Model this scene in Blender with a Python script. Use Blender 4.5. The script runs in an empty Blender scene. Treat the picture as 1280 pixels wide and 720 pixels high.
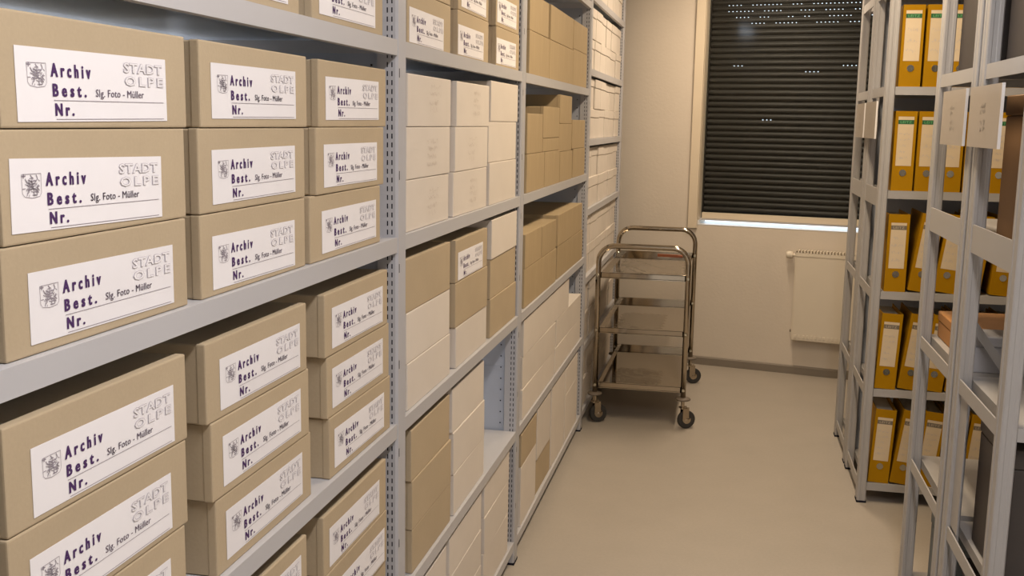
import bpy, bmesh, math, random
from mathutils import Matrix, Vector
random.seed(7)
scene = bpy.context.scene
COL = scene.collection

# ------------------------------------------------------------------ camera
cam = bpy.data.cameras.new('camera')
cam.sensor_width = 36.0
cam.lens = 1320.0 / 1280.0 * 36.0
cam.clip_start = 0.02
cam_ob = bpy.data.objects.new('camera', cam)
COL.objects.link(cam_ob)
M = Matrix(((0.9793823, -0.04810412, 0.19620476, 0.6884),
            (0.20127097, 0.14903609, -0.96813131, 0.0),
            (0.01732951, 0.98766099, 0.15564527, 1.57),
            (0, 0, 0, 1)))
cam_ob.matrix_world = M
scene.camera = cam_ob

# ------------------------------------------------------------------ world (overcast daylight outside the shuttered window)
world = bpy.data.worlds.new('daylight')
scene.world = world
world.use_nodes = True
bg = world.node_tree.nodes['Background']
bg.inputs[0].default_value = (0.80, 0.90, 1.0, 1)
bg.inputs[1].default_value = 2.2
scene.view_settings.view_transform = 'Standard'
scene.view_settings.look = 'None'
scene.view_settings.exposure = 0.0
scene.view_settings.gamma = 1.0
scene.view_settings.use_curve_mapping = False

# ceiling lamps: centre x, centre y, length along y, watts, colour
LAMPS = [(1.00, 0.75, 1.5, 38.0, (1.0, 0.955, 0.955)),  # near lamp is added in place of the camera flash
         (0.92, 3.55, 1.5, 36.0, (1.0, 0.79, 0.545)),
         (0.80, 5.95, 1.2, 30.0, (1.0, 0.80, 0.585)),
         (-1.45, 1.0, 1.8, 190.0, (0.78, 0.87, 1.0))]
CEIL = 2.75

# ------------------------------------------------------------------ materials
def mat(name, col, rough=0.6, metal=0.0, var=0.0, scale=8.0, bump=0.0, bscale=60.0, spec=0.5, stretch=(1, 1, 1), var2=0.0, scale2=60.0):
    m = bpy.data.materials.new(name)
    m.use_nodes = True
    nt = m.node_tree
    b = nt.nodes['Principled BSDF']
    b.inputs['Base Color'].default_value = (*col, 1)
    b.inputs['Roughness'].default_value = rough
    b.inputs['Metallic'].default_value = metal
    b.inputs['Specular IOR Level'].default_value = spec
    tc = nt.nodes.new('ShaderNodeTexCoord')
    mp = nt.nodes.new('ShaderNodeMapping')
    mp.inputs['Scale'].default_value = stretch
    nt.links.new(tc.outputs['Object'], mp.inputs['Vector'])
    if var > 0:
        n = nt.nodes.new('ShaderNodeTexNoise')
        n.inputs['Scale'].default_value = scale
        n.inputs['Detail'].default_value = 4
        nt.links.new(mp.outputs[0], n.inputs['Vector'])
        r = nt.nodes.new('ShaderNodeMapRange')
        r.inputs['From Min'].default_value = 0.25
        r.inputs['From Max'].default_value = 0.75
        r.inputs['To Min'].default_value = 1 - var
        r.inputs['To Max'].default_value = 1 + var
        nt.links.new(n.outputs['Fac'], r.inputs['Value'])
        src = r.outputs[0]
        if var2 > 0:
            n2 = nt.nodes.new('ShaderNodeTexNoise')
            n2.inputs['Scale'].default_value = scale2
            n2.inputs['Detail'].default_value = 3
            nt.links.new(mp.outputs[0], n2.inputs['Vector'])
            r2 = nt.nodes.new('ShaderNodeMapRange')
            r2.inputs['From Min'].default_value = 0.3
            r2.inputs['From Max'].default_value = 0.7
            r2.inputs['To Min'].default_value = 1 - var2
            r2.inputs['To Max'].default_value = 1 + var2
            nt.links.new(n2.outputs['Fac'], r2.inputs['Value'])
            mm = nt.nodes.new('ShaderNodeMath'); mm.operation = 'MULTIPLY'
            nt.links.new(src, mm.inputs[0]); nt.links.new(r2.outputs[0], mm.inputs[1])
            src = mm.outputs[0]
        # per-object shade so look-alikes are not clones
        oi = nt.nodes.new('ShaderNodeObjectInfo')
        ro = nt.nodes.new('ShaderNodeMapRange')
        ro.inputs['To Min'].default_value = 0.965
        ro.inputs['To Max'].default_value = 1.035
        nt.links.new(oi.outputs['Random'], ro.inputs['Value'])
        m2 = nt.nodes.new('ShaderNodeMath'); m2.operation = 'MULTIPLY'
        nt.links.new(src, m2.inputs[0]); nt.links.new(ro.outputs[0], m2.inputs[1])
        mix = nt.nodes.new('ShaderNodeVectorMath'); mix.operation = 'SCALE'
        mix.inputs[0].default_value = col
        nt.links.new(m2.outputs[0], mix.inputs['Scale'])
        nt.links.new(mix.outputs[0], b.inputs['Base Color'])
    if bump > 0:
        nb = nt.nodes.new('ShaderNodeTexNoise')
        nb.inputs['Scale'].default_value = bscale
        nb.inputs['Detail'].default_value = 3
        nt.links.new(mp.outputs[0], nb.inputs['Vector'])
        bp = nt.nodes.new('ShaderNodeBump')
        bp.inputs['Strength'].default_value = bump
        bp.inputs['Distance'].default_value = 0.004
        nt.links.new(nb.outputs['Fac'], bp.inputs['Height'])
        nt.links.new(bp.outputs[0], b.inputs['Normal'])
    return m

MT = {}
MT['tan'] = mat('tan_board', (0.445, 0.355, 0.238), 0.75, var=0.05, scale=6, bump=0.05, bscale=180, spec=0.25, var2=0.02, scale2=220)
MT['kraft'] = mat('kraft_carton', (0.40, 0.305, 0.18), 0.75, var=0.05, scale=5, bump=0.08, bscale=90, spec=0.25, stretch=(1, 6, 1))
MT['white'] = mat('white_board', (0.66, 0.60, 0.535), 0.7, var=0.03, scale=7, bump=0.03, bscale=160, spec=0.25)
MT['steel'] = mat('painted_steel', (0.47, 0.465, 0.480), 0.45, var=0.02, scale=4, spec=0.4)
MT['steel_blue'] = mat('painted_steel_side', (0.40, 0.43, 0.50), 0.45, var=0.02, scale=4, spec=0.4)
MT['zinc'] = mat('galvanised_underside', (0.60, 0.67, 0.78), 0.4, var=0.03, scale=5, spec=0.5)  # deck underside coloured paler and bluer in place of cool light there
MT['steel_post'] = mat('painted_steel_post', (0.44, 0.44, 0.465), 0.45, var=0.02, scale=4, spec=0.4)
MT['steel_warm'] = mat('painted_steel_row', (0.37, 0.355, 0.345), 0.45, var=0.02, scale=4, spec=0.4)  # shelf paint darkened to carry the dimmer light on the right rows
MT['dark'] = mat('slot_shadow', (0.015, 0.015, 0.025), 0.9, spec=0.1)
MT['paper'] = mat('label_paper', (0.80, 0.78, 0.80), 0.65, var=0.015, scale=20, spec=0.2)
MT['purple'] = mat('purple_ink', (0.075, 0.035, 0.12), 0.7, spec=0.1)
MT['greyink'] = mat('grey_ink', (0.30, 0.27, 0.31), 0.7, spec=0.1)
MT['paleink'] = mat('pale_ink', (0.52, 0.48, 0.52), 0.7, spec=0.1)
MT['darkink'] = mat('dark_grey_ink', (0.14, 0.11, 0.15), 0.7, spec=0.1)
MT['pencil'] = mat('pencil', (0.52, 0.45, 0.40), 0.7, spec=0.1)
MT['yellow'] = mat('yellow_board', (0.37, 0.185, 0.001), 0.6, var=0.05, scale=9, spec=0.12)
MT['cream'] = mat('cream_label', (0.62, 0.50, 0.34), 0.7, var=0.04, scale=14, spec=0.2)
MT['green'] = mat('green_print', (0.015, 0.10, 0.035), 0.6)
MT['greenlet'] = mat('green_letter', (0.10, 0.32, 0.12), 0.6)
MT['greyprint'] = mat('grey_print', (0.17, 0.14, 0.10), 0.6)
MT['greylet'] = mat('grey_letter', (0.40, 0.33, 0.24), 0.6)
MT['ring'] = mat('ring_metal', (0.55, 0.52, 0.42), 0.25, metal=1.0)
MT['chrome'] = mat('stainless', (0.44, 0.38, 0.30), 0.12, metal=1.0)
MT['tray'] = mat('stainless_sheet', (0.40, 0.345, 0.27), 0.06, metal=1.0)
MT['rubber'] = mat('black_rubber', (0.03, 0.028, 0.026), 0.6)
MT['greyrub'] = mat('grey_bumper', (0.16, 0.13, 0.10), 0.6)
MT['wall'] = mat('wall_paint', (0.62, 0.555, 0.475), 0.85, var=0.02, scale=3, bump=0.25, bscale=55, spec=0.15)
MT['ceiling'] = mat('ceiling_paint', (0.72, 0.70, 0.66), 0.9, var=0.01, scale=3)
MT['floor'] = mat('linoleum', (0.375, 0.335, 0.287), 0.42, var=0.035, scale=5, spec=0.4, var2=0.03, scale2=90)
MT['base'] = mat('baseboard_rubber', (0.20, 0.17, 0.135), 0.6, var=0.04, scale=6)
MT['frame'] = mat('window_frame', (0.66, 0.57, 0.44), 0.5, var=0.01, scale=4)
MT['slat'] = mat('shutter_slat', (0.026, 0.022, 0.017), 0.5, var=0.06, scale=20, spec=0.3)
MT['sill'] = mat('window_sill', (0.75, 0.76, 0.78), 0.3)
MT['radiator'] = mat('radiator_enamel', (0.68, 0.61, 0.50), 0.35, var=0.01, scale=4)
MT['sign'] = mat('sign_plate', (0.38, 0.335, 0.29), 0.4, var=0.02, scale=9)
MT['signedge'] = mat('sign_edge', (0.75, 0.73, 0.72), 0.35)
MT['signink'] = mat('sign_ink', (0.40, 0.36, 0.32), 0.6)
MT['darkbox'] = mat('dark_board', (0.045, 0.036, 0.032), 0.6, var=0.08, scale=8, bump=0.05)
MT['brown'] = mat('brown_board', (0.20, 0.105, 0.040), 0.65, var=0.06, scale=7, bump=0.05)
MT['orange'] = mat('orange_carton', (0.40, 0.19, 0.06), 0.7, var=0.06, scale=7)
MT['lightgrey'] = mat('light_grey_board', (0.38, 0.38, 0.41), 0.6, var=0.03, scale=7)
MT['bluegrey'] = mat('blue_grey_board', (0.15, 0.175, 0.19), 0.6, var=0.05, scale=7)
MT['redbrown'] = mat('red_brown_plastic', (0.22, 0.06, 0.02), 0.45)
MT['pages'] = mat('paper_block', (0.66, 0.60, 0.50), 0.8, var=0.05, scale=40, stretch=(1, 1, 8))

def film_mat():
    m = bpy.data.materials.new('clear_film'); m.use_nodes = True
    nt = m.node_tree
    for n in list(nt.nodes): nt.nodes.remove(n)
    out = nt.nodes.new('ShaderNodeOutputMaterial')
    tr = nt.nodes.new('ShaderNodeBsdfTransparent'); tr.inputs[0].default_value = (0.93, 0.92, 0.90, 1)
    gl = nt.nodes.new('ShaderNodeBsdfGlossy'); gl.inputs['Roughness'].default_value = 0.12
    gl.inputs['Color'].default_value = (0.95, 0.95, 0.95, 1)
    df = nt.nodes.new('ShaderNodeBsdfDiffuse'); df.inputs[0].default_value = (0.6, 0.57, 0.52, 1)
    m1 = nt.nodes.new('ShaderNodeMixShader'); m1.inputs[0].default_value = 0.10
    m2 = nt.nodes.new('ShaderNodeMixShader'); m2.inputs[0].default_value = 0.03
    nt.links.new(tr.outputs[0], m1.inputs[1]); nt.links.new(gl.outputs[0], m1.inputs[2])
    nt.links.new(m1.outputs[0], m2.inputs[1]); nt.links.new(df.outputs[0], m2.inputs[2])
    nt.links.new(m2.outputs[0], out.inputs[0])
    return m
MT['film'] = film_mat()

def glass_mat():
    m = bpy.data.materials.new('pane_glass'); m.use_nodes = True
    nt = m.node_tree
    for n in list(nt.nodes): nt.nodes.remove(n)
    out = nt.nodes.new('ShaderNodeOutputMaterial')
    tr = nt.nodes.new('ShaderNodeBsdfTransparent'); tr.inputs[0].default_value = (0.95, 0.97, 0.98, 1)
    gl = nt.nodes.new('ShaderNodeBsdfGlossy'); gl.inputs['Roughness'].default_value = 0.08
    mx = nt.nodes.new('ShaderNodeMixShader'); mx.inputs[0].default_value = 0.0015
    nt.links.new(tr.outputs[0], mx.inputs[1]); nt.links.new(gl.outputs[0], mx.inputs[2])
    nt.links.new(mx.outputs[0], out.inputs[0])
    return m
MT['glass'] = glass_mat()

def emit_mat(name, col, s):
    m = bpy.data.materials.new(name); m.use_nodes = True
    b = m.node_tree.nodes['Principled BSDF']
    b.inputs['Base Color'].default_value = (0.8, 0.8, 0.8, 1)
    b.inputs['Emission Color'].default_value = (*col, 1)
    b.inputs['Emission Strength'].default_value = s
    return m

# ------------------------------------------------------------------ mesh helpers
def mesh_from(name, verts, faces, m=None, smooth=False):
    me = bpy.data.meshes.new(name)
    me.from_pydata([tuple(v) for v in verts], [], faces)
    me.validate(); me.update()
    if m: me.materials.append(m)
    if smooth:
        for p in me.polygons: p.use_smooth = True
    return me

def obj(name, me, parent=None, loc=(0, 0, 0), rot=(0, 0, 0)):
    o = bpy.data.objects.new(name, me)
    COL.objects.link(o)
    o.location = loc; o.rotation_euler = rot
    if parent: o.parent = parent
    return o

def thing(name, label, cat, loc=(0, 0, 0), rot=(0, 0, 0), group=None):
    o = obj(name, None, None, loc, rot)
    o.empty_display_size = 0.05
    o['label'] = label; o['category'] = cat
    if group: o['group'] = group
    return o

def tag(o, label, cat, group=None):
    o['label'] = label; o['category'] = cat
    if group: o['group'] = group
    return o

class MB:
    """collects boxes, prisms and tubes into one mesh"""
    def __init__(s): s.v = []; s.f = []; s.mi = []
    def box(s, x0, x1, y0, y1, z0, z1, mi=0):
        n = len(s.v)
        s.v += [(x0, y0, z0), (x1, y0, z0), (x1, y1, z0), (x0, y1, z0), (x0, y0, z1), (x1, y0, z1), (x1, y1, z1), (x0, y1, z1)]
        s.f += [(n, n+3, n+2, n+1), (n+4, n+5, n+6, n+7), (n, n+1, n+5, n+4), (n+1, n+2, n+6, n+5), (n+2, n+3, n+7, n+6), (n+3, n, n+4, n+7)]
        s.mi += [mi]*6
        return s
    def quad(s, a, b, c, d, mi=0):
        n = len(s.v); s.v += [a, b, c, d]; s.f.append((n, n+1, n+2, n+3)); s.mi.append(mi); return s
    def prism_z(s, pts, z0, z1, mi=0):
        n = len(s.v); k = len(pts)
        s.v += [(p[0], p[1], z0) for p in pts] + [(p[0], p[1], z1) for p in pts]
        for i in range(k):
            j = (i+1) % k
            s.f.append((n+i, n+j, n+k+j, n+k+i)); s.mi.append(mi)
        s.f.append(tuple(n+i for i in reversed(range(k)))); s.f.append(tuple(n+k+i for i in range(k))); s.mi += [mi, mi]
        return s
    def prism_x(s, pts, x0, x1, mi=0):     # pts are (y,z)
        n = len(s.v); k = len(pts)
        s.v += [(x0, p[0], p[1]) for p in pts] + [(x1, p[0], p[1]) for p in pts]
        for i in range(k):
            j = (i+1) % k
            s.f.append((n+i, n+j, n+k+j, n+k+i)); s.mi.append(mi)
        s.f.append(tuple(n+i for i in reversed(range(k)))); s.f.append(tuple(n+k+i for i in range(k))); s.mi += [mi, mi]
        return s
    def tube(s, pts, r, seg=10, mi=0, cap=True):
        pts = [Vector(p) for p in pts]
        n0 = len(s.v); rings = []
        up = Vector((0.123, 0.77, 0.31)).normalized()
        for i, p in enumerate(pts):
            a = pts[max(i-1, 0)]; b = pts[min(i+1, len(pts)-1)]
            t = (b-a).normalized()
            u = (up - t*up.dot(t)).normalized(); w = t.cross(u)
            ring = []
            for k in range(seg):
                an = 2*math.pi*k/seg
                q = p + (u*math.cos(an) + w*math.sin(an))*r
                ring.append(len(s.v)); s.v.append(tuple(q))
            rings.append(ring)
        for i in range(len(rings)-1):
            for k in range(seg):
                j = (k+1) % seg
                s.f.append((rings[i][k], rings[i][j], rings[i+1][j], rings[i+1][k])); s.mi.append(mi)
        if cap:
            s.f.append(tuple(reversed(rings[0]))); s.f.append(tuple(rings[-1])); s.mi += [mi, mi]
        return s
    def lathe(s, prof, c, axis, seg=16, mi=0):
        """prof: (r, h) pairs along the axis from c"""
        ax = Vector(axis).normalized()
        u = ax.orthogonal().normalized(); w = ax.cross(u); c = Vector(c)
        rings = []
        for r, h in prof:
            ring = []
            for k in range(seg):
                an = 2*math.pi*k/seg
                ring.append(len(s.v)); s.v.append(tuple(c + ax*h + (u*math.cos(an)+w*math.sin(an))*r))
            rings.append(ring)
        for i in range(len(rings)-1):
            for k in range(seg):
                j = (k+1) % seg
                s.f.append((rings[i][k], rings[i][j], rings[i+1][j], rings[i+1][k])); s.mi.append(mi)
        s.f.append(tuple(reversed(rings[0]))); s.f.append(tuple(rings[-1])); s.mi += [mi, mi]
        return s
    def strip(s, pts, w, mi=0, mapf=None):
        """flat ribbon in 2D; mapf turns (x,y) into 3D"""
        for a, b in zip(pts[:-1], pts[1:]):
            dx, dy = b[0]-a[0], b[1]-a[1]
            L = math.hypot(dx, dy) or 1e-6
            nx, ny = -dy/L*w/2, dx/L*w/2
            q = [(a[0]+nx, a[1]+ny), (a[0]-nx, a[1]-ny), (b[0]-nx, b[1]-ny), (b[0]+nx, b[1]+ny)]
            s.quad(*[mapf(*p) for p in q], mi=mi)
        return s
    def mesh(s, name, mats, smooth=False):
        me = mesh_from(name, s.v, s.f, None, smooth)
        for m in (mats if isinstance(mats, (list, tuple)) else [mats]): me.materials.append(m)
        if len(me.polygons) == len(s.mi):
            for p, i in zip(me.polygons, s.mi): p.material_index = i
        return me
    def build(s, name, mats, parent=None, loc=(0, 0, 0), rot=(0, 0, 0), smooth=False):
        return obj(name, s.mesh(name, mats, smooth), parent, loc, rot)

_bev = {}
def bevel_box(x0, x1, y0, y1, z0, z1, bev, m, name='body', seg=2):
    key = (round(x0, 4), round(x1, 4), round(y0, 4), round(y1, 4), round(z0, 4), round(z1, 4), bev, m.name, name)
    if key in _bev: return _bev[key]
    bm = bmesh.new()
    bmesh.ops.create_cube(bm, size=1)
    for v in bm.verts:
        v.co = Vector(((v.co.x+.5)*(x1-x0)+x0, (v.co.y+.5)*(y1-y0)+y0, (v.co.z+.5)*(z1-z0)+z0))
    bmesh.ops.bevel(bm, geom=list(bm.edges), offset=bev, segments=seg, affect='EDGES', profile=0.6)
    me = bpy.data.meshes.new(name); bm.to_mesh(me); bm.free()
    me.materials.append(m)
    _bev[key] = me
    return me

def text_data(body, w, h, x, y, bold=0.0, space=1.0, res=2, z=0.0, grow=0.0):
    """vertices/faces of a text line fitted to a box (lower left x,y; width w, height h)"""
    cu = bpy.data.curves.new('t', 'FONT')
    cu.body = body; cu.size = 1; cu.offset = bold; cu.resolution_u = res; cu.space_character = space
    ob = bpy.data.objects.new('t', cu); COL.objects.link(ob)
    dg = bpy.context.evaluated_depsgraph_get(); dg.update()
    me = bpy.data.meshes.new_from_object(ob.evaluated_get(dg))
    vs = [v.co.copy() for v in me.vertices]; fs = [tuple(p.vertices) for p in me.polygons]
    bpy.data.objects.remove(ob); bpy.data.curves.remove(cu); bpy.data.meshes.remove(me)
    xs = [v.x for v in vs]; ys = [v.y for v in vs]
    x0, x1, y0, y1 = min(xs)-grow, max(xs)+grow, min(ys)-grow, max(ys)+grow
    out = [((v.x-x0)/(x1-x0)*w+x, (v.y-y0)/(y1-y0)*h+y, z) for v in vs]
    return out, fs

def join_text(lines, name, mats, mapf, mis=None):
    v = []; f = []; mi = []
    for k, (a, b) in enumerate(lines):
        n = len(v); v += [mapf(*p) for p in a]; f += [tuple(i+n for i in q) for q in b]
        mi += [mis[k] if mis else 0]*len(b)
    me = bpy.data.meshes.new(name); me.from_pydata(v, [], f); me.update()
    for m in mats: me.materials.append(m)
    for p, i in zip(me.polygons, mi): p.material_index = i
    return me

# ------------------------------------------------------------------ the room
WX0, WX1 = -2.30, 2.85
WA = math.radians(-10.9)
def wy(x): return 6.985 + (x-0.49)*math.tan(WA)        # inner face of the window wall
YB = -1.6
def struct(name, mb, m, parent=None):
    o = mb.build(name, m, parent)
    if not parent: o['kind'] = 'structure'
    return o

def plate(name, pts, z0, z1, m):
    return struct(name, MB().prism_z(pts, z0, z1), m)
plate('floor', [(WX0-.1, YB-.1), (WX1+.1, YB-.1), (WX1+.1, wy(WX1)+.1), (WX0-.1, wy(WX0)+.1)], -0.1, 0.0, MT['floor'])
plate('ceiling', [(WX0-.1, YB-.1), (WX1+.1, YB-.1), (WX1+.1, wy(WX1)+.1), (WX0-.1, wy(WX0)+.1)], CEIL, CEIL+.1, MT['ceiling'])
plate('wall_left', [(WX0-.1, YB-.1), (WX0, YB-.1), (WX0, wy(WX0)+.1), (WX0-.1, wy(WX0)+.1)], 0, CEIL, MT['wall'])
plate('wall_right', [(WX1, YB-.1), (WX1+.1, YB-.1), (WX1+.1, wy(WX1)+.1), (WX1, wy(WX1)+.1)], 0, CEIL, MT['wall'])
plate('wall_back', [(WX0, YB-.1), (WX1, YB-.1), (WX1, YB), (WX0, YB)], 0, CEIL, MT['wall'])
# window wall, local frame: u along the wall from x=0.49, v into the wall
wall_rot = (0, 0, WA)
wall_loc = (0.49, 6.985, 0)
def u_of(x): return (x-0.49)/math.cos(WA)
U0, U1 = u_of(WX0)-.02, u_of(WX1)+.02
OU0, OU1, OZ0, OZ1 = 0.0, 1.32, 0.928, 2.45              # opening
wm = MB()
wm.box(U0, OU0, 0, .28, 0, CEIL).box(OU1, U1, 0, .28, 0, CEIL).box(OU0, OU1, 0, .28, 0, OZ0).box(OU0, OU1, 0, .28, OZ1, CEIL)
o = wm.build('wall_front', MT['wall'], None, wall_loc, wall_rot); o['kind'] = 'structure'
bm_ = MB().prism_x([(-.012, 0), (0, 0), (0, .055), (-.004, .055), (-.012, .047)], U0+.02, U1-.02)
o = bm_.build('baseboard_front', MT['base'], None, wall_loc, wall_rot); o['kind'] = 'structure'
o = MB().prism_z([(WX1-.012, YB), (WX1, YB), (WX1, wy(WX1)), (WX1-.012, wy(WX1)+.0)], 0, .055).build('baseboard_right', MT['base']); o['kind'] = 'structure'

# window frame (structure) with parts
w1 = obj('window_1', None, None, wall_loc, wall_rot); w1['kind'] = 'structure'
MB().box(-.048, .010, -.022, .0, .905, 2.52).box(-.006, .012, 0, .10, .93, 2.45).build('jamb', MT['frame'], w1)
MB().box(OU1-.010, OU1+.05, -.022, .0, .905, 2.52).box(OU1-.012, OU1+.006, 0, .10, .93, 2.45).build('jamb', MT['frame'], w1)
MB().box(.010, OU1-.01, -.022, .10, 2.45, 2.52).build('head', MT['frame'], w1)
MB().box(.026, OU1-.026, .055, .085, .966, 1.004).build('bottom_rail', MT['frame'], w1)
MB().box(.012, OU1-.012, .058, .09, .953, .966).build('rail_seal', MT['steel'], w1)  # grey strip below the bottom rail
MB().box(.012, OU1-.012, .068, .074, .932, .953).build('pane', MT['glass'], w1)
MB().box(.012, OU1-.012, .068, .074, 1.004, 2.45).build('pane', MT['glass'], w1)
MB().box(.012, OU1-.012, .0, .28, .924, .9305).build('window_sill', MT['sill'], w1)

# roller shutter of dark slats
sh = thing('roller_shutter', 'closed dark roller shutter behind the window frame', 'shutter', wall_loc, wall_rot)
PITCH = 0.0378
prof = []
for k in range(9):
    a = -1 + 2*k/8
    prof.append((.128 - .0095*(1-a*a)**.8, (a+1)/2*(PITCH-.0042)))
prof += [(.134, PITCH-.0042), (.134, 0)]
slat_me = MB().prism_x(prof, .004, OU1-.004).mesh('slat', MT['slat'])
z = .968
zi = []
while z < 2.44:
    obj('slat', slat_me, sh, (0, 0, z)); zi.append(z); z += PITCH
# joints between the slats: light slits open in some rows
rng = random.Random(3)
jm = MB()
open_rows = {}
for i, zz in enumerate(zi):
    zt = zz + PITCH - .0042
    if zz > 2.165: p_open = .5
    elif 1.86 < zz < 1.93 or abs(zz-1.56) < .02: p_open = .16
    else: p_open = 0
    if p_open == 0:
        jm.box(.004, OU1-.004, .129, .133, zt, zt+.0042); continue
    x = .004
    while x < OU1-.02:
        if .10 < x < OU1-.06 and rng.random() < p_open:
            n = rng.choice((3, 4, 3, 2))
            for k in range(n):
                jm.box(x, x+.018, .129, .133, zt, zt+.0042); x += .025
        else:
            jm.box(x, min(x+.05, OU1-.004), .129, .133, zt, zt+.0042); x += .05
o = jm.build('slat_joints', MT['slat'], sh); o['kind'] = 'stuff'
MB().box(.0, .020, .10, .14, .953, 2.45).build('guide_rail', MT['slat'], sh)
MB().box(OU1-.020, OU1, .10, .14, .953, 2.45).build('guide_rail', MT['slat'], sh)

# radiator
rad = thing('radiator', 'flat cream panel radiator below the window', 'radiator', wall_loc, wall_rot)
ru0, ru1 = u_of(1.135), u_of(1.86)
obj('panel', bevel_box(ru0, ru1, -.085, -.065, .235, .785, .006, MT['radiator'], 'panel'), rad)
obj('panel', bevel_box(ru0, ru1, -.030, -.012, .235, .785, .006, MT['radiator'], 'panel'), rad)
MB().box(ru0+.02, ru1-.02, -.066, -.03, .26, .77).build('convector', MT['radiator'], rad)
g = MB().box(ru0, ru1, -.088, -.084, .770, .792).box(ru0, ru1, -.016, -.012, .775, .803).box(ru0, ru0+.004, -.088, -.012, .26, .803)
uu = ru0+.012
while uu < ru1-.01:
    g.box(uu, uu+.011, -.088, -.016, .790, .806); uu += .019
g.build('top_grille', MT['radiator'], rad)
MB().box(ru0+.006, ru1-.006, -.083, -.017, .772, .789).build('grille_gap', MT['greyrub'], rad)  # dark block painted in for the shade between the grille teeth
rb = MB(); uu = ru0+.02
while uu < ru1-.02:
    rb.box(uu, uu+.013, -.0905, -.085, .254, .272); uu += .025
rb.build('ribs', MT['radiator'], rad)
MB().lathe([(.010, 0), (.010, .02), (.021, .022), (.024, .035), (.024, .055), (.019, .062)], (ru0+.002, -.05, .772), (-1, 0, 0), 18).build('valve_knob', MT['radiator'], rad)
MB().lathe([(.008, 0), (.009, .012), (.006, .014)], (ru0, -.05, .29), (-1, 0, 0), 12).build('plug', MT['greyrub'], rad)
MB().box(ru0+.05, ru0+.08, -.012, 0, .3, .75).box(ru1-.08, ru1-.05, -.012, 0, .3, .75).build('bracket', MT['radiator'], rad)

# ceiling lamps
for i, (lx, ly, ll, lw, lc) in enumerate(LAMPS):
    t = thing('ceiling_lamp', ['long ceiling lamp over the camera end of the aisle', 'long ceiling lamp over the middle of the aisle', 'short ceiling lamp above the steel trolley', 'cool white ceiling lamp behind the long left shelving'][i], 'lamp', (lx, ly, CEIL), group='aisle ceiling lamps')
    MB().box(-.09, .09, -ll/2, ll/2, -.06, -.001).build('housing', MT['steel'], t)
    MB().box(-.075, .075, -ll/2+.02, ll/2-.02, -.075, -.06).build('diffuser', emit_mat('lamp_diffuser', lc, 4.0), t)
    ld = bpy.data.lights.new('tube_light', 'AREA'); ld.shape = 'RECTANGLE'; ld.size = .15; ld.size_y = ll-.05
    ld.energy = lw; ld.color = lc
    lo = obj('tube_light', ld, t, (0, 0, -.078))

# ------------------------------------------------------------------ left shelving
LEV = [0.055, 0.463, 0.875, 1.288, 1.702, 2.115]          # bottom of the front lip
LIP = 0.0325
POSTS = [(0.79, 0.85), (2.155, 2.215), (3.515, 3.58), (5.222, 5.285), (6.80, 6.865)]
DEPTH = 0.52
LEV4 = [0.055, 0.405, 0.757, 1.107, 1.457, 1.803, 2.165]
TOPZ = 2.5
rack = thing('shelving_rack', 'long grey perforated steel shelving filled with boxes, left of the aisle', 'shelving')

def post_mesh(w, d, h, name='post'):
    t = .0025; c = .005
    p = [(0, c), (-c, 0), (-d, 0), (-d, t), (-t-c, t), (-t, t+c), (-t, w-t-c), (-t-c, w-t), (-d, w-t), (-d, w), (-c, w), (0, w-c)]
    p = [(x, y) for x, y in p]
    return MB().prism_z(list(reversed(p)), 0.006, h).mesh(name, MT['steel_post'])

def perforation_mesh(w, h):
    mb = MB(); z = .05
    while z < h-.05:
        for xx in (-.0125, -.0225):
            mb.quad((xx-.0013, -.0004, z), (xx+.0013, -.0004, z), (xx+.0013, -.0004, z+.0105), (xx-.0013, -.0004, z+.0105))
        z += .0185
    for lv in LEV + [l+.2 for l in LEV]:
        mb.quad((.0004, .009, lv-.045), (.0004, .013, lv-.045), (.0004, .013, lv-.026), (.0004, .009, lv-.026))
    return mb.mesh('perforation', MT['dark'])

pw = .062
pm = post_mesh(pw, .045, TOPZ); pf = perforation_mesh(pw, TOPZ)
foot_me = MB().box(-.045, .001, -.001, pw+.001, 0, .008).mesh('foot', MT['dark'])
for y0, y1 in POSTS:
    for side in (0, 1):
        p = obj('post', pm, rack, (0 if side == 0 else -DEPTH, y0 if side == 0 else y1, 0), (0, 0, 0 if side == 0 else math.pi))
        if side == 0:
            q = obj('perforation', pf, p); q['kind'] = 'stuff'
        obj('foot', foot_me, p)
    sp = MB().box(-DEPTH+.046, -.047, y0+.010, y0+.0125, .05, TOPZ-.02)
    zz = .3
    while zz < TOPZ-.1:
        sp.box(-DEPTH+.046, -.047, y0+.008, y0+.010, zz, zz+.012); zz += .413
    zz = .08
    while zz < TOPZ-.05:
        for xx in (-.060, -DEPTH+.060):
            sp.quad((xx-.0022, y0+.0072, zz), (xx+.0022, y0+.0072, zz), (xx+.0022, y0+.0072, zz+.0045), (xx-.0022, y0+.0072, zz+.0045), 1)
        zz += .04
    sp.build('side_panel', [MT['steel_blue'], MT['dark']], rack)

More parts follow.
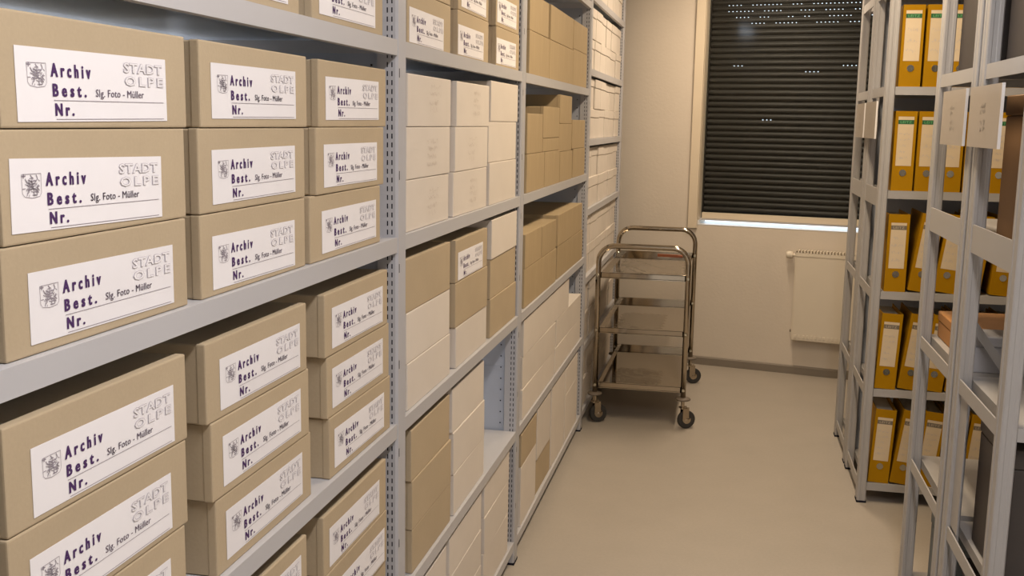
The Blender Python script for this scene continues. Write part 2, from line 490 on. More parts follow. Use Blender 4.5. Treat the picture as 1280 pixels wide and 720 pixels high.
def shelf_mesh(y0, y1, d, lip=LIP):
    mb = MB()
    mb.box(-d, 0, y0, y1, lip-.0015, lip)              # deck
    mb.prism_x if False else None
    mb.box(-.0016, 0, y0, y1, 0, lip-.0015)            # front lip
    mb.box(-.016, -.0016, y0, y1, 0, .0015)            # return under the lip
    mb.box(-d, -d+.0016, y0, y1, 0, lip-.0015)
    mb.box(-d+.01, -.016, y0, y0+.0015, 0.004, lip-.0015)
    mb.box(-d+.01, -.016, y1-.0015, y1, 0.004, lip-.0015)
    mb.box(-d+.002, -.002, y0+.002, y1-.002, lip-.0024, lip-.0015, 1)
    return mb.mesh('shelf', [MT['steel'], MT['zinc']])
BAYS = []
for i in range(4):
    y0 = POSTS[i][1]-.0005; y1 = POSTS[i+1][0]+.0005
    BAYS.append((y0, y1))
    sm = shelf_mesh(y0, y1, DEPTH-.01)
    for lv in (LEV4 if i == 3 else LEV):
        obj('shelf', sm, rack, (-.0008, 0, lv))
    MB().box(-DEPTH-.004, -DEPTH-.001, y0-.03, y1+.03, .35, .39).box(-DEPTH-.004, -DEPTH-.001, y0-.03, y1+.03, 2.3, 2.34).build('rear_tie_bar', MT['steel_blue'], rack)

def top(lv): return LEV[lv] + LIP
# ------------------------------------------------------------------ printed box label (shared meshes); u to the right (+Y), v up (+Z)
LW, LH = .287, .0755
yz = lambda x, y, z=0: (z, x, y)
def U(a): return a*LW
def V(a): return (1-a)*LH
lab_me = MB().quad(yz(0, 0), yz(LW, 0), yz(LW, LH), yz(0, LH)).mesh('label', MT['paper'])
lab_me2 = MB().box(0, .0004, 0, LW, 0, LH).mesh('label', MT['paper'])
ZI = .0009
pl = []
for k, dx in enumerate((-.00055, 0, .00055)):              # a heavy stamped face: three offset strokes
    zz = ZI + k*.00003
    pl += [text_data('Archiv', U(.245), V(.195)-V(.385), U(.195)+dx, V(.385), .024, 1.7, 2, zz),
           text_data('Best.', U(.205), V(.475)-V(.655), U(.202)+dx, V(.655), .024, 1.7, 2, zz),
           text_data('Nr.', U(.112), V(.745)-V(.920), U(.212)+dx, V(.920), .024, 1.55, 2, zz)]
letter_me = join_text(pl, 'purple_lettering', [MT['purple']], yz)
ent_me = join_text([text_data('Slg. Foto - M\u00fcller', U(.345), V(.530)-V(.675), U(.470)+dx, V(.675), .0, 1.05, 2, ZI+abs(dx)*.1) for dx in (-.0002, .0002)], 'typed_entry', [MT['darkink']], yz)
town = []; mis = []
for txt, x, w, v0, v1 in (('STADT', .668, .30, .10, .265), ('OLPE', .673, .30, .305, .465)):
    sp = 1.05 if txt == 'STADT' else 1.35
    town.append(text_data(txt, U(w), V(v0)-V(v1), U(x), V(v1), .05, sp, 2, ZI)); mis.append(0)
    a, b = text_data(txt, U(w), V(v0)-V(v1), U(x), V(v1), .012, sp, 2, ZI+.0004, .038)
    town.append((a, b)); mis.append(1)
town_me = join_text(town, 'outlined_town_lettering', [MT['paleink'], MT['paper']], yz, mis)
lm = MB()
for a, b, v in ((.205, .972, .705), (.215, .972, .965)):
    lm.strip([(U(a), V(v)), (U(b), V(v))], .0006, 0, lambda x, y: yz(x, y, ZI))
line_me = lm.mesh('ruled_lines', MT['greyink'])
# small coat of arms: shield outline, cross in the corner, a rampant figure of short strokes
cm = MB()
def cp(x, y): return yz(U(.060+.108*x), V(.205+.33*y), ZI)
for pts, w in (([(.0, .02), (1, .0), (1.0, .8), (.9, .95), (.5, 1.0), (.12, .93), (.02, .8), (0, .02)], .0005),):
    for a, b in zip(pts[:-1], pts[1:]):
        cm.strip([(U(.060+.108*a[0]), V(.205+.33*a[1])), (U(.060+.108*b[0]), V(.205+.33*b[1]))], w, 0, lambda x, y: yz(x, y, ZI))
def cs(pts, w):
    cm.strip([(U(.060+.108*x), V(.205+.33*y)) for x, y in pts], w, 1, lambda x, y: yz(x, y, ZI))
cs([(.0, .09), (.2, .09)], .0014); cs([(.1, .0), (.1, .18)], .0014)
fig = [[(.18, .2), (.25, .35), (.4, .42)], [(.32, .25), (.5, .32), (.72, .28)], [(.45, .05), (.55, .2), (.5, .32)], [(.75, .05), (.82, .2), (.7, .35)],
       [(.35, .38), (.5, .45), (.7, .4)], [(.5, .3), (.55, .5), (.62, .7)], [(.3, .5), (.45, .55), (.65, .5)], [(.25, .62), (.4, .6), (.35, .78)],
       [(.55, .6), (.75, .65), (.85, .8)], [(.6, .75), (.75, .72), (.78, .88), (.62, .88), (.6, .75)], [(.85, .45), (.8, .6), (.9, .7)], [(.3, .75), (.25, .9)],
       [(.42, .3), (.6, .42)], [(.38, .45), (.58, .62)], [(.66, .36), (.5, .5)]]
for q in fig: cs(q, .0011)
rc = random.Random(12)
for _ in range(46):
    x, y = rc.uniform(.16, .92), rc.uniform(.12, .9)
    if abs(x-.55) + abs(y-.5)*.7 > .5: continue
    a = rc.uniform(0, 3.14); l = rc.uniform(.06, .16)
    cs([(x, y), (x+l*math.cos(a), y+l*math.sin(a)*.6)], .0007)
crest_me = cm.mesh('coat_of_arms', [MT['greyink'], MT['greyink']])

def scribble(name, x0, y0, w, h, lines, rngs, mapf, m, wd=.0006, amp=.4):
    mb = MB(); r = random.Random(rngs)
    for k in range(lines):
        yy = y0 + h - (k+.5)*h/lines
        x = x0 + r.uniform(0, .15)*w; end = x0 + w*r.uniform(.6, 1)
        pts = []
        while x < end:
            pts.append((x, yy + r.uniform(-amp, amp)*h/lines)); x += w*.035
            if r.random() < .16 and len(pts) > 1:
                mb.strip(pts, wd, 0, mapf); pts = []; x += w*.05
        if len(pts) > 1: mb.strip(pts, wd, 0, mapf)
    return mb.mesh(name, m)

def put_label(parent, xf, y, z, tilt):
    l = obj('label', lab_me2, parent, (xf, y, z), (tilt, 0, 0)); l['label'] = 'white printed label'
    obj('purple_lettering', letter_me, l); obj('typed_entry', ent_me, l); obj('town_lettering', town_me, l)
    obj('ruled_lines', line_me, l); obj('coat_of_arms', crest_me, l)

pencil_me = [scribble('pencil_note', -.05, .025, .10, .07, 4, s, lambda x, y: yz(x, y, 0), MT['pencil'], .0009) for s in range(3)]
rb = random.Random(21)
def carton(kind, y0, y1, z0, z1, label, group, xf=-.008, depth=.40, lab=None, yaw=None, pencil=False):
    """a cardboard box whose front faces the aisle (+X): body, wrap-around front flap, optional label"""
    m = MT[{'tan': 'tan', 'white': 'white', 'kraft': 'kraft'}[kind]]
    w = round(y1-y0, 3); h = round(z1-z0-.0006, 4)
    yaw = rb.uniform(-.006, .006) if yaw is None else yaw
    t = thing('archive_box' if kind != 'kraft' else 'carton', label, 'box', (xf, (y0+y1)/2, z0+.0003), (0, 0, yaw), group)
    obj('body', bevel_box(-depth, -.012, -w/2+.0012, w/2-.0012, 0, h-.001, .002, m, 'body', 1), t)
    obj('front_flap', bevel_box(-.0145, 0, -w/2, w/2, 0.0, h, .0022, m, 'front_flap'), t)
    if lab: put_label(t, .0004, lab[0]-w/2, lab[1], lab[2])
    if pencil: obj('pencil_note', pencil_me[rb.randrange(3)], t, (.0005, rb.uniform(-.01, .04), rb.uniform(-.005, .01)))
    return t

SH = {4: 'top visible shelf', 3: 'second shelf down', 2: 'third shelf down', 1: 'fourth shelf down', 0: 'bottom shelf'}
BAYN = ['nearest bay', 'second bay', 'third bay', 'farthest bay']
H = .1165
def stack(bay, lv, colname, y0s, w, kinds, rows, group, labs=None, z0=None, h=H, pencil=False, xf=-.008, words=None):
    """boxes of one stack, bottom first"""
    z = top(lv) + .0003 if z0 is None else z0
    n = len(kinds)
    for k in range(n):
        y0 = y0s[k] if isinstance(y0s, (list, tuple)) else y0s + rb.uniform(-.004, .004)
        rn = rows[k]
        kd = kinds[k]
        la = labs[k] if labs else None
        hh = h[k] if isinstance(h, (list, tuple)) else h
        base = {'tan': 'tan archive box', 'white': 'white archive box', 'kraft': 'brown carton'}[kd]
        if la: base += ' with white label'
        lbl = '%s, %s of %s, %s, %s' % (base, rn, colname, SH[lv], BAYN[bay])
        carton(kd, y0, y0+w, z, z+hh, lbl, group, lab=la, pencil=pencil and kd == 'white', xf=xf-rb.uniform(0, .004))
        z += hh + .0004
R3 = ['bottom', 'middle', 'top']
def LB(dy=.034, dz=.011, t=0.0): return (dy + rb.uniform(-.003, .003), dz + rb.uniform(-.001, .002), t + rb.uniform(-.006, .006))
G1 = 'labelled archive boxes on the left shelving'; G2 = 'plain archive boxes on the left shelving'
TT = ['tan']*3
# nearest bay
stack(0, 4, 'left stack', [1.300, 1.306], .365, ['tan']*2, ['bottom', 'top'], G1, [LB(), LB()])
stack(0, 4, 'right stack', [1.716, 1.720], .365, ['tan']*2, ['bottom', 'top'], G1, [LB(), LB()])
stack(0, 3, 'left stack', [.912, .917, .922], .362, TT, R3, G1, [LB(.036, .010), LB(.014, .011, -.015), LB(.022, .006, .012)])
stack(0, 3, 'middle stack', [1.312, 1.312, 1.319], .366, TT, R3, G1, [LB(.033, .009), LB(.035, .011), LB(.033, .010)])
stack(0, 3, 'right stack', [1.698, 1.722, 1.746], [.366][0], TT, R3, G1, [LB(.050, .012), LB(.032, .011), LB(.032, .012)])
stack(0, 2, 'left stack', [.885, .893, .896], .362, TT, R3, G1, [LB(.034, .008), LB(.034, .007), LB(.040, .008)])
stack(0, 2, 'middle stack', [1.336, 1.326, 1.316], .358, TT, R3, G1, [LB(.033, .013), LB(.034, .012), LB(.038, .009)])
stack(0, 2, 'right stack', [1.775, 1.768, 1.755], .354, TT, R3, G1, [LB(.025, .013), LB(.027, .013), LB(.034, .010)])
stack(0, 1, 'left stack', [.90, .905, .905], .362, TT, R3, G1, [LB(), LB(), LB()])
stack(0, 1, 'middle stack', [1.325, 1.322, 1.318], .345, TT, R3, G1, [LB(), LB(), LB()])
stack(0, 1, 'right stack', [1.745, 1.742, 1.740], .362, TT, R3, G1, [LB(), LB(.06, .008), LB(.031, .009)])
for c, y in (('left stack', .90), ('middle stack', 1.32), ('right stack', 1.74)):
    stack(0, 0, c, y, .362, TT, R3, G1, [LB(), LB(), LB()])
# second bay
stack(1, 4, 'left stack', [2.256, 2.25], .366, ['tan']*2, ['bottom', 'top'], G1, [LB(.012, .003), LB(.03, .01)])
stack(1, 4, 'middle stack', [2.688, 2.692], .352, ['tan']*2, ['bottom', 'top'], G1, [LB(.004, .004), LB(.03, .008)])
stack(1, 4, 'right stack', [3.150, 3.146], .345, ['tan']*2, ['bottom', 'top'], G1, [LB(.002, .006), LB(.012, .01)])
stack(1, 3, 'left stack', [2.248, 2.250, 2.254], .366, ['white']*3, R3, G2, pencil=True)
stack(1, 3, 'middle stack', [2.660, 2.670, 2.678], .376, ['white']*3, R3, G2, pencil=True)
stack(1, 3, 'right stack', [3.072, 3.068, 3.085], .400, ['white']*3, R3, G2, h=[.1265, .121, .1195])
stack(1, 2, 'left stack', [2.258, 2.254, 2.250], .380, ['white', 'white', 'tan'], R3, G2, h=[.110, .118, .124])
stack(1, 2, 'middle stack', [2.698, 2.692, 2.690], .372, ['white', 'tan', 'tan'], R3, G1, [None, None, LB(.022, .004)], h=[.112, .1215, .1145])
stack(1, 2, 'right stack', [3.115, 3.113, 3.112], .395, ['tan', 'tan', 'white'], R3, G2, h=[.122, .1225, .121])
stack(1, 1, 'left stack', [2.298, 2.296, 2.290], .352, ['tan', 'tan', 'tan'], R3, G2, h=[.109, .1215, .125])
stack(1, 1, 'middle stack', [2.686, 2.682, 2.676], .370, ['white']*3, R3, G2, h=[.117, .1185, .1235])
stack(1, 0, 'left stack', 2.25, .372, ['white']*3, R3, G2)
stack(1, 0, 'middle stack', 2.652, .383, ['white']*3, R3, G2, h=[.118]*3)
stack(1, 0, 'right stack', 3.068, .372, ['white']*3, R3, G2, h=[.138, .118, .118])
# third bay
B3 = 'cartons in the third bay of the left shelving'
def one(kind, lv, y0, y1, z0, z1, words, group=B3, **kw):
    base = {'tan': 'tan archive box', 'white': 'white archive box', 'kraft': 'brown carton'}[kind]
    carton(kind, y0, y1, z0, z1, '%s, %s, %s, third bay' % (base, words, SH[lv]), group, **kw)
t4 = top(4)+.0003; e = .0005
one('kraft', 4, 3.665, 4.085, t4, 1.884, 'lower left'); one('kraft', 4, 4.092, 4.705, t4, 1.884, 'lower middle and widest'); one('kraft', 4, 4.715, 5.150, t4, 1.892, 'lower right')
one('kraft', 4, 3.668, 4.045, 1.884+e, 2.012, 'upper left'); one('kraft', 4, 4.100, 4.690, 1.884+e, 2.016, 'upper middle and widest'); one('kraft', 4, 4.712, 5.145, 1.892+e, 2.016, 'upper right')
t3 = top(3)+.0003
one('kraft', 3, 3.660, 4.022, t3, 1.457, 'lower row leftmost'); one('kraft', 3, 4.034, 4.388, t3, 1.457, 'lower row second'); one('kraft', 3, 4.412, 4.738, t3, 1.448, 'lower row third'); one('kraft', 3, 4.785, 5.165, t3, 1.452, 'lower row rightmost')
one('kraft', 3, 3.660, 3.965, 1.457+e, 1.600, 'upper row leftmost'); one('kraft', 3, 3.985, 4.358, 1.457+e, 1.508, 'flat one second from left'); one('kraft', 3, 3.985, 4.358, 1.508+e+e, 1.630, 'upper row second')
one('kraft', 3, 4.371, 4.708, 1.448+e, 1.565, 'middle of third stack'); one('kraft', 3, 4.371, 4.708, 1.565+e+e, 1.684, 'tallest, upper row third'); one('kraft', 3, 4.742, 5.148, 1.452+e, 1.583, 'upper row rightmost')
t2 = top(2)+.0003
one('kraft', 2, 3.660, 4.352, t2, 1.050, 'wide lower left'); one('kraft', 2, 4.402, 5.160, t2, 1.050, 'wide lower right')
one('kraft', 2, 3.662, 3.992, 1.050+e, 1.175, 'upper left'); one('kraft', 2, 4.006, 4.344, 1.050+e, 1.172, 'upper middle'); one('kraft', 2, 4.396, 5.132, 1.050+e, 1.184, 'wide upper right')
t1 = top(1)+.0003
one('white', 1, 3.660, 4.380, t1, .608, 'wide lowest left'); one('white', 1, 4.396, 5.180, t1, .608, 'wide lowest right')
one('white', 1, 3.664, 4.380, .608+e, .729, 'wide middle left'); one('white', 1, 4.420, 5.165, .608+e, .729, 'wide middle right')
one('white', 1, 3.668, 4.755, .729+e, .864, 'long topmost')
t0 = top(0)+.0003
one('white', 0, 3.660, 3.975, t0, .315, 'tall lower left'); one('tan', 0, 3.660, 3.972, .315+e, .440, 'upper left')
one('tan', 0, 4.000, 4.330, t0, .235, 'low one under a white box', xf=-.012); one('white', 0, 3.995, 4.300, .235+e, .445, 'second stack upper')
one('white', 0, 4.345, 4.700, t0, .448, 'tall third'); one('white', 0, 4.730, 5.130, t0, .315, 'lower right'); one('white', 0, 4.725, 5.120, .315+e, .440, 'upper right')

# farthest bay: small lidded white boxes in two tiers per shelf
NAMES = ['first', 'second', 'third', 'fourth', 'fifth', 'sixth']
SH4 = ['bottom shelf', 'second shelf up', 'third shelf up', 'fourth shelf up', 'fifth shelf up', 'sixth shelf up', 'topmost shelf']
for li, lv in enumerate(LEV4):
    z = lv + LIP + .0003
    for tier in (0, 1):
        ntier = 6
        y = 5.295
        for k in range(ntier):
            w = (6.79-5.295)/ntier - .006
            hb = .108 + rb.uniform(-.004, .004) - (.006 if li in (2, 3) else 0)
            hl = .040 + rb.uniform(-.004, .004)
            t = thing('lidded_box', 'white lidded box, %s tier, %s from left, %s, farthest bay' % (('lower', 'upper')[tier], NAMES[k], SH4[li]), 'box',
                      (-.010-rb.uniform(0, .012), y+w/2, z), (0, 0, rb.uniform(-.01, .01)), 'lidded boxes in the farthest bay')
            HT = .152
            hl = HT - hb
            obj('body', bevel_box(-.36, -.003, -w/2+.004, w/2-.004, 0, round(hb, 3), .002, MT['white'], 'body', 1), t)
            obj('lid', bevel_box(-.363, 0, -w/2, w/2, round(hb, 3)+.0012, HT, .002, MT['white'], 'lid', 1), t)
            y += w + .006
        z += HT + .0005

# ------------------------------------------------------------------ right-hand rows (double-sided racks whose ends face the aisle)
RLEV = LEV[:5] + [2.115]
def row_post_mesh(h):
    # narrow channel with a grooved outer face
    a, b = .036, .056
    p = [(0.003, 0), (.011, 0), (.013, .0012), (.023, .0012), (.025, 0), (a-.003, 0), (a, .003), (a, b), (0, b), (0, .040), (.0015, .038), (.0015, .020), (0, .018), (0, .003)]
    return MB().prism_z(p, .008, h).mesh('post', MT['steel_warm'])
rp = row_post_mesh(2.4)
rfoot = MB().box(-.002, .038, -.002, .058, 0, .008).mesh('foot', MT['dark'])
def row_shelf_mesh(x0, x1, d):
    mb = MB()
    mb.box(x0, x1, 0, d, LIP-.0015, LIP).box(x0, x1, 0, .0016, 0, LIP-.0015).box(x0, x1, .0016, .016, 0, .0015)
    mb.box(x0, x1, d-.0016, d, 0, LIP-.0015).box(x0, x0+.0015, .016, d-.01, .004, LIP-.0015).box(x1-.0015, x1, .016, d-.01, .004, LIP-.0015)
    return mb.mesh('shelf', MT['steel_warm'])

def row(name_label, xe, xend, units, rail_levels, lvs=RLEV, drop=0.0):
    t = thing('shelving_rack', name_label, 'shelving')
    for (y0, y1) in units:
        for xx in (xe, xend-.036):
            for yy in (y0, y1-.056):
                p = obj('post', rp, t, (xx, yy, 0))
                obj('foot', rfoot, p)
        sm = row_shelf_mesh(xe+.0365, xend-.0365, y1-y0-.008)
        for lv in lvs: obj('shelf', sm, t, (0, y0+.004, lv - (drop if lv in rail_levels else 0)))
        for xx in (xe+.003, xend-.007):
            for lv in lvs:
                z0, z1 = (lv-.036, lv+.037) if lv in rail_levels else (lv-.004, lv+.034)
                MB().box(xx, xx+.004, y0+.0565, y1-.0565, z0, z1).build('side_rail', MT['steel_warm'], t)
    return t
R1X, R1E = 1.285, 2.70
R1U = [(4.500, 5.000), (5.030, 5.530)]
r1 = row('far grey steel rack holding yellow binders, right of the aisle', R1X, R1E, R1U, (1.288,))
MB().box(R1X+.04, R1E-.04, 5.004, 5.007, .05, 2.35).build('back_panel', MT['steel_blue'], r1)
R2X, R2E = 1.317, 2.70
R2U = [(2.480, 3.000), (3.035, 3.600)]
r2 = row('near grey steel rack at the right edge with dark boxes', R2X, R2E, R2U, (1.288,), drop=.030)
# diagonal braces between the two halves of the near rack
def brace(t, x0, z0, x1, z1, y):
    L = math.hypot(x1-x0, z1-z0)
    o = MB().box(0, L, 0, .003, -.011, .011).build('brace', MT['steel_warm'], t, (x0, y, z0), (0, -math.atan2(z1-z0, x1-x0), 0))
    return o
brace(r2, 1.345, 1.066, 1.70, .575, 3.010)

# row sign plates on the rack ends
def sign(x, y0, y1, z0, z1, label, yaw=0.0):
    t = thing('row_sign', label, 'sign', (x, (y0+y1)/2, z0), (0, 0, yaw), 'row signs on the rack ends')
    w = y1-y0; h = z1-z0
    MB().box(-.004, 0, -w/2, w/2, 0, h).build('plate', MT['sign'], t)
    MB().box(-.0055, .0015, -w/2-.002, -w/2, 0, h).build('edge_trim', MT['signedge'], t)
    mp = lambda a, b: (-.0045, -a, b)
    obj('faint_print', scribble('faint_print', -.045, h*.53, .07, .03, 2, int(y0*100), mp, MT['signink'], .0035), t)
    obj('faint_print', scribble('faint_print', -.045, h*.24, .085, .035, 2, int(y0*100)+5, mp, MT['signink'], .0035), t)
    MB().box(0, .012, -.03, .03, h*.3, h*.34).build('clip', MT['steel_warm'], t)
sign(R2X-.014, 2.665, 3.000, 1.526, 1.679, 'pale row sign plate, the nearest one on the near right rack')
sign(R2X-.014, 3.052, 3.370, 1.526, 1.679, 'pale row sign plate, the second one on the near right rack')
sign(R1X-.014, 4.600, 4.965, 1.526, 1.679, 'pale row sign plate, the nearer one on the far right rack')
sign(R1X-.014, 4.995, 5.300, 1.526, 1.679, 'pale row sign plate, the farthest one on the far right rack')

# ------------------------------------------------------------------ yellow lever arch binders
BW, BH, BD = .0825, .318, .285
def binder_parts(style):
    d = {}
    mb = MB()
    mb.box(-BW, 0, 0, .0035, 0, BH).box(-BW, -BW+.0035, .0035, BD, 0, BH).box(-.0035, 0, .0035, BD, 0, BH)
    d['cover'] = mb.mesh('cover', MT['yellow'])
    d['pages'] = MB().box(-BW+.006, -.006, .012, BD-.006, .006, BH-.014).mesh('paper_block', MT['pages'])
    xz = lambda x, y, z=0: (x, -z, y)
    lw = .060
    x0 = -BW/2-lw/2
    lz0, lz1 = (.100, .296) if style == 'green' else (.096, .283)
    d['label'] = MB().quad(xz(x0, lz0, .0006), xz(x0+lw, lz0, .0006), xz(x0+lw, lz1, .0006), xz(x0, lz1, .0006)).mesh('spine_label', MT['cream'])
    hz = lz1-.030 if style == 'green' else lz1-.028
    hm, lm_ = (MT['green'], MT['greenlet']) if style == 'green' else (MT['greyprint'], MT['greylet'])
    d['head'] = MB().quad(xz(x0, hz, .0010), xz(x0+lw, hz, .0010), xz(x0+lw, hz+.017, .0010), xz(x0, hz+.017, .0010)).mesh('header_strip', hm)
    d['let'] = join_text([text_data('LEITZ', .044, .010, x0+.008, hz+.0035, .03, 1.15, 1, .0014)], 'header_lettering', [lm_], xz)
    d['notes'] = [scribble('handwriting', x0+.006, lz0+.02, .046, .12, n, 50+n, lambda x, y: xz(x, y, .0010), MT['pencil'], .0012, .25) for n in (4, 5, 3)]
    d['ring'] = MB().lathe([(.0105, 0), (.0135, 0), (.0135, .0018), (.0105, .0018)], (-BW/2, -.0003, .072), (0, -1, 0), 20).mesh('finger_ring', MT['ring'])
    d['hole'] = MB().lathe([(.0104, 0), (.0104, .0012)], (-BW/2, -.0003, .072), (0, -1, 0), 20).mesh('finger_hole', MT['dark'])
    return d
BP = {'green': binder_parts('green'), 'grey': binder_parts('grey')}
rbind = random.Random(5)
def binder(style, xr, y, z, lean, label, group):
    """xr: lower right corner of the spine; leans to the right by lean degrees"""
    d = BP[style]
    t = thing('lever_arch_binder', label, 'binder', (xr, y, z), (0, math.radians(lean), 0), group)
    obj('cover', d['cover'], t); obj('paper_block', d['pages'], t)
    l = obj('spine_label', d['label'], t); obj('header_strip', d['head'], l); obj('header_lettering', d['let'], l)
    obj('handwriting', d['notes'][rbind.randrange(3)], l)
    r = obj('finger_ring', d['ring'], t); obj('finger_hole', d['hole'], r)
ORD = ['leftmost', 'second', 'third', 'fourth', 'fifth', 'sixth', 'seventh', 'eighth', 'ninth', 'tenth']
def binder_row(lv, style, specs, words):
    for k, (xr, lean) in enumerate(specs):
        z = LEV[lv]+LIP+.0004
        binder(style, xr, 4.508+rbind.uniform(0, .006), z, lean, '%s yellow ring binder from the left, %s row of the far rack' % (ORD[k], words) if k else 'leftmost yellow ring binder, %s row of the far rack' % words, 'yellow binders on the far rack')
def upright(x, n, pitch=.0905): return [(x + pitch*k + BW, 0.0) for k in range(n)]
binder_row(4, 'green', upright(1.332, 8, .0925), 'top visible')
binder_row(3, 'green', upright(1.332, 8, .0905), 'second')
binder_row(2, 'grey', [(1.416, 0), (1.508, 7.0), (1.606, 7.0), (1.702, 6.5), (1.822, 4.0), (1.914, 3.2), (2.006, 2.6), (2.096, 2.2)], 'third')
binder_row(1, 'grey', [(1.406, 2.2), (1.497, 6.5), (1.590, 5.5), (1.683, 5.0), (1.775, 4.5), (1.868, 4.0)], 'fourth')
binder_row(0, 'grey', [(1.4075, 2.6), (1.494, 7.0), (1.587, 6.0), (1.680, 5.5), (1.773, 5.0)], 'lowest')

# folders stacked flat in the rear half of the far rack
rf = random.Random(9)
def flat_stack(x0, x1, y0, y1, z, n, mats, words):
    for k in range(n):
        h = rf.uniform(.018, .034)
        m = MT[mats[k % len(mats)]]
        o = obj('document_folder', bevel_box(0, round(x1-x0, 3), 0, round(y1-y0, 3), 0, round(h, 3), .002, m, 'folder', 1), None,
                (x0+rf.uniform(0, .012), y0+rf.uniform(-.01, .01), z+.0003))
        tag(o, '%s folder, number %s up in the flat stack, %s, far rack' % ({'pages': 'cream', 'brown': 'brown', 'lightgrey': 'light grey'}[mats[k % len(mats)]], ['one', 'two', 'three', 'four', 'five', 'six', 'seven'][k], words), 'folder', 'flat folders in the far rack')
        z += round(h, 3)+.0006
flat_stack(1.335, 1.58, 5.10, 5.42, top(4), 6, ['pages', 'brown', 'pages', 'lightgrey'], 'top visible shelf')
flat_stack(1.335, 1.58, 5.10, 5.42, top(2), 6, ['brown', 'pages', 'pages'], 'third shelf')
flat_stack(1.335, 1.58, 5.10, 5.42, top(1), 7, ['pages', 'lightgrey', 'brown'], 'fourth shelf')
def plain_box(name, kind, x0, x1, y0, y1, z0, z1, label, lid=None, cat='box'):
    t = thing(name, label, cat, ((x0+x1)/2, (y0+y1)/2, z0+.0004))
    w, d, h = round(x1-x0, 3), round(y1-y0, 3), round(z1-z0, 3)
    hl = lid or .05
    obj('body', bevel_box(-w/2+.002, w/2-.002, -d/2+.002, d/2-.002, 0, h-hl, .003, MT[kind], 'body', 1), t)
    obj('lid', bevel_box(-w/2, w/2, -d/2, d/2, h-hl+.0006, h, .003, MT[kind], 'lid', 1), t)
    return t
plain_box('storage_box', 'bluegrey', 1.335, 1.62, 5.09, 5.46, top(0), .40, 'blue-grey box on the lowest shelf, rear half of the far rack')

# things on the near rack
plain_box('storage_box', 'darkbox', 1.362, 1.74, 2.53, 2.94, top(4), 2.06, 'dark box on the top visible shelf of the near rack, nearest')
plain_box('storage_box', 'darkbox', 1.362, 1.74, 3.10, 3.53, top(4), 2.06, 'dark box on the top visible shelf of the near rack, rear half')
plain_box('storage_box', 'brown', 1.365, 1.78, 2.54, 2.90, top(3)-.030, 1.655, 'large dark brown box just behind the nearest row sign')
plain_box('storage_box', 'lightgrey', 1.366, 1.80, 3.04, 3.16, top(2), 1.010, 'light grey box behind the diagonal brace of the near rack', .03)
plain_box('carton', 'orange', 1.372, 2.15, 3.19, 3.57, top(2), .990, 'orange-brown carton in the rear half of the near rack', .03)
plain_box('storage_box', 'darkbox', 1.362, 1.78, 2.53, 2.86, top(1), .845, 'dark box under the third shelf of the near rack')
plain_box('storage_box', 'darkbox', 1.362, 1.78, 2.53, 2.92, top(0), .42, 'dark box on the lowest shelf of the near rack')
plain_box('storage_box', 'bluegrey', 1.40, 1.75, 3.32, 3.56, top(0), .33, 'blue-grey box on the lowest shelf of the near rack, rear half')
MB().box(1.327, 1.3295, 2.862, 2.945, .50, .875).build('corner_gusset', MT['steel_warm'], r2)

# ------------------------------------------------------------------ steel trolley
tr = thing('service_trolley', 'three-tier stainless steel trolley near the window wall', 'trolley', (.278, 5.42, 0))
TW, TL = .462, 1.0                 # between tube axes
def hoop(y, inset=0.0):
    pts = []
    x = TW/2-inset; R_ = .085; zt = .945
    pts.append((-x, y, .165)); pts.append((-x, y, zt-R_-.05)); 
    for k in range(9):
        a = math.pi - k/8*math.pi/2
        pts.append((-x+R_ + R_*math.cos(a), y, zt-R_ + R_*math.sin(a)))
    for k in range(9):
        a = math.pi/2 - k/8*math.pi/2
        pts.append((x-R_ + R_*math.cos(a), y, zt-R_ + R_*math.sin(a)))
    pts.append((x, y, zt-R_-.05)); pts.append((x, y, .165))
    return pts
for y in (0, TL): MB().tube(hoop(y), .0142, 12).build('handle_frame', MT['chrome'], tr, smooth=True)
for z0 in (.775, .485, .190):
    t = MB()
    x = TW/2-.014; a, b = -.004, TL+.004
    t.box(-x, x, a, b, z0+.004, z0+.006)
    t.box(-x, x, a, a+.003, z0, z0+.030).box(-x, x, b-.003, b, z0, z0+.030).box(-x, -x+.003, a, b, z0, z0+.030).box(x-.003, x, a, b, z0, z0+.030)
    t.box(-x, x, a-.0, a+.012, z0+.028, z0+.031).box(-x, x, b-.012, b, z0+.028, z0+.031)
    ty = t.build('tray', MT['tray'], tr)
    for sx in (-1, 1):
        for yy in (0, TL):
            MB().lathe([(.009, 0), (.009, .004), (.006, .007)], (sx*TW/2, yy-.0125, z0+.015), (0, -1, 0), 10).build('bolt', MT['ring'], ty)
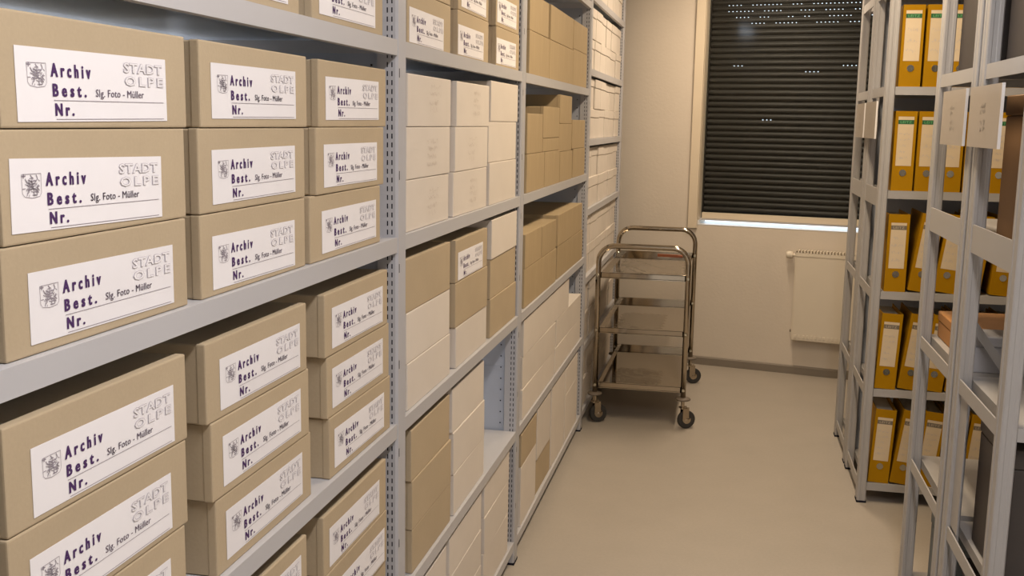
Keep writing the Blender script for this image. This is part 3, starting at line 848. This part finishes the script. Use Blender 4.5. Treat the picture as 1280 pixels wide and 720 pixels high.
for i, (sx, yy, ang) in enumerate(((-1, 0, .5), (1, 0, .45), (-1, TL, -.3), (1, TL, .25))):
    px = sx*TW/2
    MB().lathe([(.014, 0), (.036, .002), (.040, .008), (.036, .014), (.014, .017)], (px, yy, .150), (0, 0, 1), 20).build('bumper', MT['greyrub'], tr, smooth=True)
    fk = MB()
    fk.lathe([(.010, 0), (.010, .05)], (0, 0, .104), (0, 0, 1), 12)
    fk.box(-.004, .030, -.018, -.015, .045, .115).box(-.004, .030, .015, .018, .045, .115).box(-.014, .02, -.018, .018, .108, .116)
    fo = fk.build('caster_fork', MT['chrome'], tr, (px, yy, 0), (0, 0, ang))
    MB().lathe([(.030, -.012), (.044, -.012), (.048, -.007), (.048, .007), (.044, .012), (.030, .012)], (.022, 0, .048), (0, 1, 0), 24).build('wheel', MT['rubber'], fo, smooth=False)
    MB().lathe([(.006, -.020), (.022, -.0125), (.022, .0125), (.006, .020)], (.022, 0, .048), (0, 1, 0), 16).build('hub', MT['chrome'], fo)

# clear plastic film lying on the trays
def film(name, zt, seed, label, h=.05, y0=.05, y1=.95, x0=-.2, x1=.2):
    r = random.Random(seed); nx, ny = 22, 34
    ph = [(r.uniform(2, 13), r.uniform(2, 13), r.uniform(0, 6.28), r.uniform(.2, 1)) for _ in range(7)]
    vs = []; fs = []
    for j in range(ny+1):
        for i in range(nx+1):
            u, v = i/nx, j/ny
            x = x0 + (x1-x0)*u + .008*math.sin(7*v*6+seed); y = y0 + (y1-y0)*v + .008*math.sin(9*u*5+seed*2)
            s = sum(a*math.sin(fx*u+fy*v+p) for fx, fy, p, a in ph)/4.5
            edge = min(u, 1-u, v, 1-v)*6
            z = max(0.0015, (abs(s)*h + .004)*min(1, edge+.1))
            vs.append((x, y, z))
    for j in range(ny):
        for i in range(nx):
            a = j*(nx+1)+i; fs.append((a, a+1, a+nx+2, a+nx+1))
    me = mesh_from(name, vs, fs, MT['film'], True)
    o = obj(name, me, None, (.278, 5.42, zt)); tag(o, label, 'plastic film', 'plastic films on the trolley')
    return o
film('plastic_film', .7815, 2, 'crumpled clear plastic film on the top tray of the trolley', .045, .06, .8, -.17, .19)
film('plastic_film', .4915, 5, 'small clear plastic film on the middle tray of the trolley', .02, .06, .6, -.15, .10)
film('plastic_film', .1965, 8, 'small clear plastic film on the lowest tray of the trolley', .03, .05, .45, -.16, .10)
bar = thing('marker_pen', 'thin red-brown bar lying on the top tray of the trolley', 'pen', (.385, 5.72, .862), (0, 0, math.radians(-6)))
MB().box(-.055, .055, -.008, .008, 0, .014).build('shaft', MT['redbrown'], bar)
MB().lathe([(.008, 0), (.008, .02), (.005, .026)], (.055, 0, .007), (1, 0, 0), 10).build('cap', MT['redbrown'], bar)
